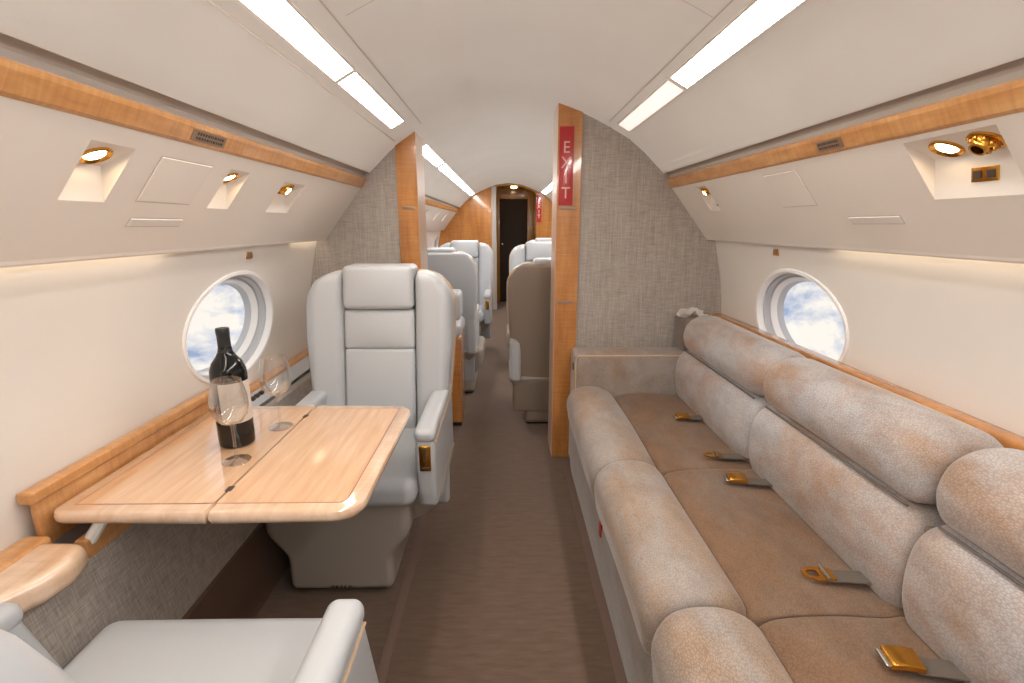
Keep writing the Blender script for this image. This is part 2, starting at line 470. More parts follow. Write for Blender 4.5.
# niches and their lights
def niche(sg, h, name, label, cat, group, lamps, bar=None):
    y0, y1, t0, t1 = h
    a = V(sg, t0, y0); b = V(sg, t1, y0)
    ui, zi = a[0]-CX, a[2]; uo, zo = b[0]-CX, b[2]
    root = thing(name, label, cat, (CX+(ui+uo)/2, (y0+y1)/2, zo), group)
    xi, zz = ui+sg*.074, zi-.034
    bm = bmesh.new()
    top0, top1 = (CX+ui, y0, zi), (CX+ui, y1, zi); in0, in1 = (CX+xi, y0+.002, zz), (CX+xi, y1-.002, zz); bo0, bo1 = (CX+uo, y0, zo), (CX+uo, y1, zo)
    quad(bm, top0, top1, in1, in0); quad(bm, in0, in1, bo1, bo0)
    bm.faces.new([bm.verts.new(p) for p in (top0, in0, bo0)]); bm.faces.new([bm.verts.new(p) for p in (top1, bo1, in1)])
    # thin flange round the opening
    for (ta, tb, ya, yb) in ((t0-.004, t0, y0-.004, y1+.004), (t1, t1+.004, y0-.004, y1+.004), (t0, t1, y0-.004, y0), (t0, t1, y1, y1+.004)):
        quad(bm, V(sg, ta, ya, .0012), V(sg, ta, yb, .0012), V(sg, tb, yb, .0012), V(sg, tb, ya, .0012))
    link('niche', bm, 'cream', root, smooth=False)
    d = Vector((xi-ui, 0, zz-zi)); n_ = Vector((-sg*.034, 0, -.074)).normalized(); dl = d.length; dh = d.normalized()
    yv = (-n_).cross(dh)
    F = Matrix((dh, yv, -n_)).transposed()
    for (fy, fx, r, kind) in lamps:
        c = Vector((CX+ui, y0+(y1-y0)*fy, zi))+dh*dl*fx
        def part(nm, prof, mat, rot=0, n=28, extra=None):
            R = F @ Matrix.Rotation(rot, 3, 'Y'); bm = bmesh.new(); lathe(bm, prof, c, n, axis_m=R)
            if extra: extra(bm, R)
            return link(nm, bm, mat, root)
        if kind == 'lamp':
            part('bezel', [(r, .001), (r, -.004), (r*.92, -.006), (r*.68, -.001), (r*.64, .001)], 'gold')
            part('bulb', [(0, -.0022), (r*.60, -.0022), (r*.66, .001)], 'lamp')
        elif kind == 'eye':
            part('bezel', [(r, .001), (r, -.004), (r*.92, -.006), (r*.68, -.001), (r*.64, .001)], 'gold')
            part('swivel_eyelid', [(r*.40, -.015), (r*.50, -.017), (r*.66, -.010), (r*.66, .002)], 'gold', .35)
            part('bulb', [(0, -.0145), (r*.46, -.0145)], 'lamp', .35)
        else:
            part('bezel', [(r, .001), (r, -.004), (r*.86, -.006), (r*.72, -.001)], 'gold')
            def knobs(bm, R):
                for q in range(8):
                    an = q*PI/4; p = c+R @ Vector((r*.62*math.cos(an), r*.62*math.sin(an), -.012))
                    rb(bm, p.x-.0035, p.x+.0035, p.y-.0035, p.y+.0035, p.z-.004, p.z+.004, .0015)
            part('air_nozzle', [(r*.72, .0), (r*.70, -.010), (r*.5, -.016), (r*.48, -.024), (r*.36, -.024), (r*.34, -.010)], 'gold', .25, 20, knobs)
            part('nozzle_hole', [(0, -.012), (r*.35, -.012)], 'black', .25, 20)
    if bar:
        fy, fz, wy, wz, nb = bar
        e1 = Vector((xi-uo, 0, zz-zo)); el = e1.length; e1.normalize(); nb_ = Vector((e1.z*-sg, 0, abs(e1.x))) if False else Vector((-sg*e1.z, 0, sg*e1.x))
        pc = Vector((CX+uo, y0+(y1-y0)*fy, zo))+e1*el*fz
        def plate(nm, mat, yc, hy, hz, o0, o1):
            bm = bmesh.new()
            def f(p): return pc+Vector((0, p[1], 0))+e1*p[2]+nb_*p[0]
            rb(bm, o0, o1, yc-hy, yc+hy, -hz, hz, .0008, f); link(nm, bm, mat, root)
        plate('switch_plate', 'gold', 0, wy/2, wz/2, -.002, .0025)
        for q in range(nb): plate('switch_button', 'ink', -wy*.5+wy*(q+.5)/nb, wy*.30/nb, wz*.27, .002, .0042)
    return root
GL = 'gold reading lights in the overhead panels'
niche(-1, NL[0], 'reading_light', 'gold reading lamp in a recessed cream niche, nearest on the left overhead panel', 'light', GL, [(.50, .55, .030, 'lamp')])
niche(-1, NL[1], 'reading_light', 'gold reading lamp in a cream niche just right of the square access panel on left', 'light', GL, [(.5, .5, .028, 'lamp')])
niche(-1, NL[2], 'reading_light', 'tilted gold reading lamp in a niche, nearest the partition on the left overhead panel', 'light', GL, [(.48, .5, .034, 'eye')])
niche(1, NR[0], 'service_unit', 'large cream overhead niche on the right with gold lamp, gold air nozzle and switch plate', 'light', GL, [(.68, .55, .031, 'lamp'), (.25, .5, .031, 'air')], (.43, .52, .056, .028, 2))
niche(1, NR[1], 'service_unit', 'small cream overhead niche with gold lamp beside the right partition', 'light', GL, [(.62, .5, .030, 'eye')], (.3, .45, .024, .022, 1))
for i in range(5):
    for sg, hs, sd, o0 in ((-1, NL, 'left', 3), (1, NR, 'right', 2)):
        if sg == 1 and i: continue
        niche(sg, hs[o0+i], 'reading_light', 'rear cabin reading lamp, %s one past the partition in the %s overhead panel' % (['first', 'second', 'third', 'fourth', 'fifth'][i], sd), 'light', GL, [(.5, .5, .026, 'lamp')])

def outline_panel(sg, y0, y1, t0, t1, label, name, cat, mat='cream', th=.0022, group=None):
    bm = bmesh.new(); i = .0016
    c = [V(sg, t0, y0, 0.0002), V(sg, t0, y1, 0.0002), V(sg, t1, y1, 0.0002), V(sg, t1, y0, 0.0002)]
    d = [V(sg, t0+i, y0+i, th), V(sg, t0+i, y1-i, th), V(sg, t1-i, y1-i, th), V(sg, t1-i, y0+i, th)]
    A_ = [bm.verts.new(p) for p in c]; D_ = [bm.verts.new(p) for p in d]
    bm.faces.new(D_)
    for q in range(4): bm.faces.new((A_[q], A_[(q+1) % 4], D_[(q+1) % 4], D_[q]))
    root = thing(name, label, cat, V(sg, (t0+t1)/2, (y0+y1)/2), group)
    link('cover', bm, mat, root, smooth=False)
    bm = bmesh.new(); e = .0022
    for (ta, tb, ya, yb) in ((t0-e, t0, y0-e, y1+e), (t1, t1+e, y0-e, y1+e), (t0, t1, y0-e, y0), (t0, t1, y1, y1+e)):
        quad(bm, V(sg, ta, ya, .0006), V(sg, ta, yb, .0006), V(sg, tb, yb, .0006), V(sg, tb, ya, .0006))
    link('gap', bm, 'seam', root, smooth=False)
    return root
outline_panel(-1, 1.143, 1.331, .050, .168, 'square cream access panel between two niches on the left overhead panel', 'access_panel', 'panel')
outline_panel(1, 1.515, 1.70, .033, .160, 'square cream access panel on the right overhead panel', 'access_panel', 'panel')
outline_panel(-1, 1.157, 1.344, .216, .238, 'slim white slot cover below the left square access panel', 'slot_cover', 'cover', 'slot', .003)
outline_panel(1, 1.225, 1.411, .207, .230, 'slim white slot cover on the right overhead panel', 'slot_cover', 'cover', 'slot', .003)

# placards on the maple rails
def rail_sign(sg, y0, y1, label):
    # lies on the lower inboard face of the rail
    a = Vector((CX+sg*.755, 0, 1.503)); b = Vector((CX+sg*.772, 0, 1.474)); n = Vector((-sg*(1.503-1.474), 0, -(.772-.755))).normalized()
    n = Vector((-sg*.86, 0, -.5)).normalized()
    def Q(f, y, o): p = a+(b-a)*f+n*o; return (p.x, y, p.z)
    root = thing('cabin_sign', label, 'sign', (a.x, (y0+y1)/2, b.z))
    bm = bmesh.new()
    quad(bm, Q(.1, y0, .002), Q(.1, y1, .002), Q(.9, y1, .002), Q(.9, y0, .002))
    for f in (.1, .9): quad(bm, Q(f, y0, 0), Q(f, y1, 0), Q(f, y1, .002), Q(f, y0, .002))
    for y in (y0, y1): quad(bm, Q(.1, y, 0), Q(.9, y, 0), Q(.9, y, .002), Q(.1, y, .002))
    link('plate', bm, 'plate', root, smooth=False)
    bm = bmesh.new()
    for r_ in range(2):
        L = y1-y0; x = y0+L*.12
        rnd = random.Random(3)
        while x < y1-L*.14:
            w = L*rnd.uniform(.035, .075)
            f0 = .25+.32*r_
            quad(bm, Q(f0, x, .0026), Q(f0, x+w, .0026), Q(f0+.18, x+w, .0026), Q(f0+.18, x, .0026)); x += w+L*.022
    link('lettering', bm, 'ink', root, smooth=False)
rail_sign(-1, 1.187, 1.318, 'small backlit notice plate on the left maple rail')
rail_sign(1, 1.268, 1.365, 'small backlit notice plate on the right maple rail')

# small plates on the sidewalls
for sg, y, z, nm, lab in ((-1, 1.90, 1.178, 'wall_button', 'small bronze double button on the left sidewall above the window'), (1, 1.993, 1.183, 'wall_button', 'small square bronze plate on the right sidewall above the window')):
    x = CX+sg*X(z)
    root = thing(nm, lab, 'button', (x, y, z))
    bm = bmesh.new(); rb(bm, x-.004, x+.004, y-.018, y+.018, z-.014, z+.014, .002); link('bezel', bm, 'gold_satin', root)
    for s_ in ((-1, 1) if sg < 0 else (0,)):
        bm = bmesh.new(); w = .006 if sg < 0 else .012
        rb(bm, x-sg*.006-.002, x-sg*.006+.002, y+s_*.008-w, y+s_*.008+w, z-.009, z+.009, .001); link('button', bm, 'plate', root)

# ceiling light strips
GS = 'ceiling light strips'
def strip(sg, y0, y1, label, mat='strip'):
    u0, u1 = (.503, .556) if sg < 0 else (.470, .524)
    z0, z1 = on_arc(u0), on_arc(u1)
    root = thing('ceiling_light', label, 'light', (CX+sg*(u0+u1)/2, (y0+y1)/2, z0-.004), GS)
    bm = bmesh.new(); prism(bm, [(CX+sg*u0, z0-.002), (CX+sg*u1, z1-.002), (CX+sg*u1, z1+.003), (CX+sg*u0, z0+.003)], y0, y1)
    link('diffuser', bm, mat, root, smooth=False)
    bm = bmesh.new(); e = .006
    for ua, ub in ((u0-e, u0), (u1, u1+e)):
        za, zb = on_arc(ua), on_arc(ub); prism(bm, [(CX+sg*ua, za-.003), (CX+sg*ub, zb-.003), (CX+sg*ub, zb+.002), (CX+sg*ua, za+.002)], y0-e, y1+e)
    for ya, yb in ((y0-e, y0), (y1, y1+e)):
        prism(bm, [(CX+sg*u0, z0-.003), (CX+sg*u1, z1-.003), (CX+sg*u1, z1+.002), (CX+sg*u0, z0+.002)], ya, yb)
    link('frame', bm, 'cream', root, smooth=False)
strip(-1, -.35, 1.575, 'long lit warm white strip in the left ceiling, nearest part', 'strip_warm')
strip(-1, 1.60, 2.30, 'short lit warm white strip in the left ceiling ending before the partition', 'strip_warm')
strip(1, -.35, 1.71, 'long bright warm white strip in the right ceiling, nearest part')
strip(1, 1.74, 2.46, 'dimmer pinkish strip in the right ceiling ending at the partition', 'strip_dim')
for sg, sd in ((-1, 'left'), (1, 'right')):
    yy = 2.95; L = .80
    for i in range(5):
        strip(sg, yy, yy+L, 'lit strip in the %s ceiling of the rear cabin, %s beyond the partition' % (sd, ['first', 'second', 'third', 'fourth', 'fifth'][i])); yy += L+.10
for sg in (-1, 1): strip(sg, -1.5, -.4, 'lit strip in the %s ceiling behind the camera' % ('left' if sg < 0 else 'right'))

# wash lights tucked behind the valance lip
def wash(sg, y0, y1, label):
    bm = bmesh.new(); rb(bm, *(sorted((CX+sg*.999, CX+sg*1.011))), y0, y1, 1.226, 1.234, .002)
    tag(link('wash_light', bm, 'wash'), label, 'light', 'wash lights behind the overhead lip')
wash(-1, -.6, 1.42, 'long warm wash lamp hidden under the left overhead lip')
wash(-1, 2.26, 2.56, 'short warm wash lamp under the left overhead lip by the partition')
wash(1, -.6, 1.62, 'long warm wash lamp hidden under the right overhead lip')

# partition -----------------------------------------------------------------
def outline(u_in, sg, zt=None):
    """closed (x,z) outline of a half bulkhead from inner edge u_in to the cabin skin"""
    pts = [(u_in, 0.0), (u_in, on_arc(u_in)-.001)]
    pts += [(u, z-.001) for u, z in ARC if u > u_in+.001]
    pts += [(.735, 1.552), (.80, 1.552), (.80, 1.50), (.778, 1.474), (.975, 1.224), (.985, 1.212), (1.0, 1.213), (1.018, 1.24)]
    pts += [(X(z)-.001, z) for z in (1.21, 1.15, 1.08, 1.0, .9, .8, .7, .6, .5)] + [(1.11, 0)]
    return [(CX+sg*u, z) for u, z in pts]
def bulk(u_in, sg, y0, y1, name, mat, parent=None):
    poly = outline(u_in, sg); bm = bmesh.new()
    a = [bm.verts.new((x, y0, z)) for x, z in poly]; b = [bm.verts.new((x, y1, z)) for x, z in poly]
    fa = bm.faces.new(a); fb = bm.faces.new(b[::-1])
    for i in range(len(poly)): j = (i+1) % len(poly); bm.faces.new((a[i], a[j], b[j], b[i]))
    bmesh.ops.triangulate(bm, faces=[fa, fb])
    return link(name, bm, mat, parent, smooth=False)
UL, ULf, UR, URf = .500, .60, .200, .318        # inner edges / fabric starts
pl = struct(bulk(ULf, -1, YP, YP2, 'wall_partition_left', 'linen'))
pr = struct(bulk(URf, 1, YP, YP2, 'wall_partition_right', 'linen'))
def column(sg, u0, u1, parent, slots, nm):
    bm = bmesh.new()
    poly = [(CX+sg*u0, 0), (CX+sg*u0, on_arc(u0)), (CX+sg*u1, on_arc(u1)), (CX+sg*u1, 0)]
    prism(bm, poly, YP-.012, YP2+.012)
    o = link('wood_column', bm, 'maple', parent, smooth=False)
    bm = bmesh.new()
    prism(bm, [(CX+sg*(u0-.002), 0), (CX+sg*(u0-.002), on_arc(max(u0-.002, 0))-.001), (CX+sg*(u0+.008), on_arc(u0+.008)-.001), (CX+sg*(u0+.008), 0)], YP-.006, YP2+.006)
    link('edge_strip', bm, 'wood_end', parent, smooth=False)
    for z in slots:
        bm = bmesh.new(); xs = sorted((CX+sg*(u0+.015), CX+sg*(u1-.02)))
        rb(bm, xs[0], xs[1], YP-.0155, YP-.01, z-.007, z+.007, .001); link('latch_plate', bm, 'plate', parent)
    bm = bmesh.new(); xs = sorted((CX+sg*(u0-.002), CX+sg*(u0+.003)))
    return o
column(-1, UL, ULf, pl, (1.372,), 'l'); column(1, UR, URf, pr, (1.372, .892), 'r')

# exit sign
ex = thing('exit_sign', 'red vertical EXIT sign high on the right maple column', 'sign', (.305, YP-.013, 1.385))
bm = bmesh.new(); rb(bm, .269, .340, YP-.018, YP-.011, 1.385, 1.757, .002); link('sign_panel', bm, 'red', ex)
def letters(parent, txt, size, loc, rot=(PI/2, 0, 0), mat='letter', lh=1.0, name='lettering', sx=1):
    cu = bpy.data.curves.new(name, 'FONT'); cu.body = txt; cu.size = size; cu.align_x = 'CENTER'; cu.extrude = .0006; cu.space_line = lh
    o = bpy.data.objects.new(name, cu); COL.objects.link(o); cu.materials.append(M[mat]); o.rotation_euler = rot; o.scale = (sx, 1, 1)
    bpy.context.view_layer.update(); me = bpy.data.meshes.new_from_object(o.evaluated_get(bpy.context.evaluated_depsgraph_get()))
    o2 = bpy.data.objects.new(name, me); COL.objects.link(o2); o2.rotation_euler = rot; o2.scale = (sx, 1, 1); bpy.data.objects.remove(o); o = o2; o.name = name
    if not me.materials: me.materials.append(M[mat])
    if parent: o.parent = parent; o.location = Vector(loc)-Vector(parent.location)
    else: o.location = loc
    return o
letters(ex, 'E\nX\nI\nT', .078, (.3045, YP-.0186, 1.635), lh=.92, sx=.95)

# far bulkhead, corridor and door -------------------------------------------
bl, br = CX-.262, CX+.38
bw = struct(bulk(.262, -1, YF-.03, YF+.03, 'wall_far_left', 'bulk'))
bw2 = struct(bulk(.41, 1, YF-.03, YF+.03, 'wall_far_right', 'bulk'))
bm = bmesh.new(); rb(bm, CX-.262, CX-.19, YF-.06, YF+.04, 0, on_arc(.262)-.002, .006); link('post', bm, 'channel', bw)
bm = bmesh.new()
quad(bm, (CX-.20, YF, 0), (CX-.20, YC, 0), (CX-.20, YC, 1.86), (CX-.20, YF, 1.86))
quad(bm, (CX+.41, YF, 0), (CX+.41, YC, 0), (CX+.41, YC, 1.86), (CX+.41, YF, 1.86))
quad(bm, (CX-.20, YF, 1.86), (CX+.41, YF, 1.86), (CX+.41, YC, 1.86), (CX-.20, YC, 1.86))
quad(bm, (CX-.20, YC, 0), (CX+.41, YC, 0), (CX+.41, YC, 1.86), (CX-.20, YC, 1.86))
struct(link('wall_corridor', bm, 'corr', smooth=False))
bm = bmesh.new(); prism(bm, [(CX-.262, on_arc(.262)-.03), (CX-.15, 1.845), (CX, 1.862), (CX+.2, 1.84), (CX+.41, on_arc(.41)-.03), (CX+.41, on_arc(.41)), (CX+.19, 1.868), (CX, 1.89), (CX-.19, 1.868), (CX-.262, on_arc(.262))], YF-.035, YF+.035)
struct(link('trim_7', bm, 'corr', smooth=False))
bm = bmesh.new(); rb(bm, CX-.15, CX+.31, YC-.9, YC-.86, 0, 1.70, .006)
dr = struct(link('door_1', bm, 'door'))
bm = bmesh.new(); rb(bm, CX-.12, CX-.09, YC-.93, YC-.90, .95, .99, .008); link('door_handle', bm, 'steel', dr)
bm = bmesh.new(); rb(bm, CX-.20, CX-.15, YC-.92, YC-.84, 0, 1.86, .004); rb(bm, CX+.31, CX+.41, YC-.92, YC-.84, 0, 1.86, .004); rb(bm, CX-.16, CX+.32, YC-.92, YC-.84, 1.70, 1.86, .004); link('door_frame', bm, 'corr', dr)
bm = bmesh.new(); lathe(bm, [(0, 0), (.045, 0), (.045, .012)], (CX+.08, 8.0, 1.846), 24)
tag(link('downlight', bm, 'lamp'), 'round warm downlight in the corridor ceiling at the far end', 'light')
ex2 = thing('exit_sign', 'distant red vertical EXIT sign on the far wood bulkhead right of the dark door', 'sign', (.50, YF-.035, 1.35))
bm = bmesh.new(); rb(bm, .475, .545, YF-.04, YF-.031, 1.33, 1.72, .002); link('sign_panel', bm, 'red', ex2)
letters(ex2, 'E\nX\nI\nT', .078, (.51, YF-.0412, 1.60), lh=.92)

# end bulkhead behind the camera
bm = bmesh.new(); quad(bm, (-1.2, YN, 0), (1.3, YN, 0), (1.3, YN, 1.95), (-1.2, YN, 1.95))
struct(link('wall_front', bm, 'cream', smooth=False))

# ------------------------------------------------------------------ left side: dado, ledge, table lid
bm = bmesh.new()
sheet(bm, [(-.945, .60), (-.93, .585), (-.905, .42), (-.882, .25)], YN, YP-.012, 8)
struct(link('wall_left_lower', bm, 'linen_side', smooth=False))
bm = bmesh.new()
sheet(bm, [(-.882, .25), (-.872, .245), (-.858, .10), (-.845, 0)], YN, YP-.012, 8)
struct(link('baseboard_left', bm, 'carpet_dark', smooth=False))
# maple ledge, rear stretch beside the far chair
led = thing('side_ledge', 'maple side ledge with switch panel running along the left wall by the window', 'ledge', (-.99, 2.0, .60))
bm = bmesh.new(); rb(bm, -1.046, -.995, 1.66, YP-.013, .60, .660, .006); link('ledge_top', bm, 'maple_rail', led)
bm = bmesh.new(); quad(bm, (-.995, 1.665, .648), (-.995, YP-.013, .648), (-.945, YP-.013, .615), (-.945, 1.665, .615)); link('control_strip', bm, 'leather', led, smooth=False)
bm = bmesh.new(); rb(bm, -.953, -.925, .96, 1.62, .565, .612, .005); link('front_rail', bm, 'maple_rail', led)
for i in range(3):
    y = 1.80+i*.035
    bm = bmesh.new(); rb(bm, -.982, -.968, y-.012, y+.012, .630, .645, .002); link('switch_button', bm, 'ink', led)
bm = bmesh.new(); rb(bm, -.988, -.962, 1.70, 1.745, .632, .642, .002); link('socket_plate', bm, 'white', led)
# near stretch of the ledge with its thick curved nose
def nose(p):
    x, y, z = p
    if x > -1.0:
        k = min(1, max(0, (y-.70)/.16)); k = k*k*(3-2*k)
        q = max(0, (y-.885)/.06); r = .062*(1-math.sqrt(max(0, 1-min(1, q)**2)))
        x += (-.068*(1-k)-r)*min(1, (x+1.0)/.10)
    return (x, y, z)
sl = thing('side_ledge', 'thick maple ledge with a curved nose, ending below the near corner of the table', 'ledge', (-.97, .6, .57))
bm = bmesh.new(); rb(bm, -1.046, -.878, -.3, .945, .570, .630, .024, nose, 5, 24); link('ledge_top', bm, 'maple_edge', sl)
bm = bmesh.new(); rb(bm, -1.046, -.985, -.3, .952, .595, .636, .010); link('ledge_inlay', bm, 'maple_rail', sl)
# raised lid board of the table pocket
ld = thing('pocket_lid', 'raised maple lid board standing behind the left edge of the table', 'lid', (-1.0, 1.3, .63))
bm = bmesh.new(); rb(bm, -1.024, -1.010, .955, 1.655, .60, .725, .003); link('lid_board', bm, 'maple_rail', ld)
bm = bmesh.new(); rb(bm, -1.038, -1.004, .945, 1.66, .708, .736, .006, n=3); link('lid_cap', bm, 'maple_rail', ld)
bm = bmesh.new(); rb(bm, -1.045, -.95, .95, 1.66, .50, .512, .002); rb(bm, -1.030, -1.026, .99, 1.66, .50, .60, .001)
tag(link('table_pocket', bm, 'channel', smooth=False), 'dark table stowage slot between the left wall and the linen panel', 'slot')

# ------------------------------------------------------------------ table
TZ = .68; TX0, TXm, TX1, TY0, TY1 = -1.003, -.655, -.320, .960, 1.615
tb = thing('folding_table', 'glossy maple two-leaf folding table with bottle and glasses on it', 'table', (-.66, 1.29, .60))
def leaf(x0, x1, rl, rr):
    """slab with plan corners rounded by rl (at x0) and rr (at x1) and a bullnose edge"""
    def plan(ins):
        P_ = []
        def corner(cx, cy, r, a0):
            r = max(r-ins, .001)
            for i in range(9):
                a = a0+PI/2*i/8; P_.append((cx+r*math.cos(a), cy+r*math.sin(a)))
        corner(x1-rr, TY0+rr, rr, -PI/2); corner(x1-rr, TY1-rr, rr, 0); corner(x0+rl, TY1-rl, rl, PI/2); corner(x0+rl, TY0+rl, rl, PI)
        return P_
    bm = bmesh.new(); rings = []
    for ins, z in ((.030, TZ-.030), (.012, TZ-.030), (.004, TZ-.026), (0, TZ-.018), (0, TZ-.010), (.003, TZ-.003), (.010, TZ)):
        rings.append([bm.verts.new((x, y, z)) for x, y in plan(ins)])
    for a, b in zip(rings, rings[1:]):
        for i in range(len(a)): bm.faces.new((a[i], a[(i+1) % len(a)], b[(i+1) % len(a)], b[i]))
    bm.faces.new(rings[0][::-1]); bm.faces.new(rings[-1]); return bm
lf1 = link('table_leaf', leaf(TX0, TXm-.0015, .035, .006), 'maple_edge', tb)
lf2 = link('table_leaf', leaf(TXm+.0015, TX1, .006, .065), 'maple_edge', tb)
def field(x0, x1, ra, rb_, mat, h, ins):
    bm = bmesh.new(); P_ = []
    X0, X1, Y0, Y1 = x0, x1, TY0+ins, TY1-ins
    for (cx, cy, r, a0) in ((X1-rb_, Y0+rb_, rb_, -PI/2), (X1-rb_, Y1-rb_, rb_, 0), (X0+ra, Y1-ra, ra, PI/2), (X0+ra, Y0+ra, ra, PI)):
        for i in range(7):
            a = a0+PI/2*i/6; P_.append((cx+r*math.cos(a), cy+r*math.sin(a)))
    bm.faces.new([bm.verts.new((x, y, TZ+h)) for x, y in P_]); return bm
link('inlay_line', field(TX0+.036, TXm-.003, .002, .001, 'inlay', .0002, .036), 'inlay', lf1, smooth=False)
link('inlay_line', field(TXm+.003, TX1-.040, .001, .020, 'inlay', .0002, .036), 'inlay', lf2, smooth=False)
link('veneer', field(TX0+.039, TXm-.003, .002, .001, 'x', .0004, .039), 'maple_top', lf1, smooth=False)
link('veneer', field(TXm+.003, TX1-.043, .001, .018, 'x', .0004, .039), 'maple_top', lf2, smooth=False)
for y in (TY0+.10, TY1-.10):
    bm = bmesh.new(); rb(bm, TXm-.008, TXm+.008, y-.012, y+.012, TZ-.002, TZ+.0009, .0006); link('hinge', bm, 'ink', tb)
bm = bmesh.new(); tube(bm, [(-.905, .99, .648), (-.935, .98, .600)], .013, 8); link('support_arm', bm, 'white', tb)
bm = bmesh.new(); rb(bm, -.96, -.40, 1.20, 1.26, TZ-.052, TZ-.031, .004); rb(bm, -.96, -.40, 1.38, 1.44, TZ-.052, TZ-.031, .004); link('slide_rail', bm, 'steel', tb)

# bottle and glasses
c = (-.769, 1.313, TZ+.0005)
bt = thing('wine_bottle', 'dark wine bottle with a pale label standing on the table', 'bottle', c)
bm = bmesh.new(); lathe(bm, [(0, .004), (.020, .002), (.040, 0), (.0455, .005), (.0465, .02), (.0465, .205), (.045, .222), (.038, .242), (.026, .258), (.0185, .272), (.016, .29), (.0155, .32)], c, 48); link('bottle_body', bm, 'bottle', bt)
bm = bmesh.new(); lathe(bm, [(.0188, .272), (.0165, .285), (.0162, .315), (.0172, .322), (.0172, .334), (.016, .337), (0, .337)], c, 40); link('foil_capsule', bm, 'foil', bt)
bm = bmesh.new(); lathe(bm, [(.0470, .075), (.0470, .190)], c, 40, -1.72, .9); link('label', bm, 'label', bt)
def wineglass(x, y, label, rot=0):
    c = (x, y, TZ+.0005)
    g = thing('wine_glass', label, 'glass', c, 'wine glasses on the table')
    bm = bmesh.new()
    lathe(bm, [(0, .0), (.034, .0), (.035, .0015), (.034, .003), (.018, .005), (.006, .009)], c, 40); link('foot', bm, 'wine', g)
    bm = bmesh.new(); lathe(bm, [(0, .008), (.0062, .009), (.0040, .02), (.0034, .06), (.0040, .095), (.0065, .103), (0, .105)], c, 20); link('stem', bm, 'wine', g)
    bm = bmesh.new()
    out = [(.0, .1035), (.010, .104), (.026, .112), (.040, .130), (.0455, .155), (.044, .180), (.0375, .210), (.0345, .225)]
    inn = [(r-.0013, z+.0008) for r, z in reversed(out[1:])] + [(0, .1055)]
    lathe(bm, out+inn, c, 44); link('bowl', bm, 'wine', g)
wineglass(-.713, 1.202, 'wine glass standing in front of the bottle, nearer one')
wineglass(-.696, 1.426, 'wine glass standing behind and right of the bottle, farther one')

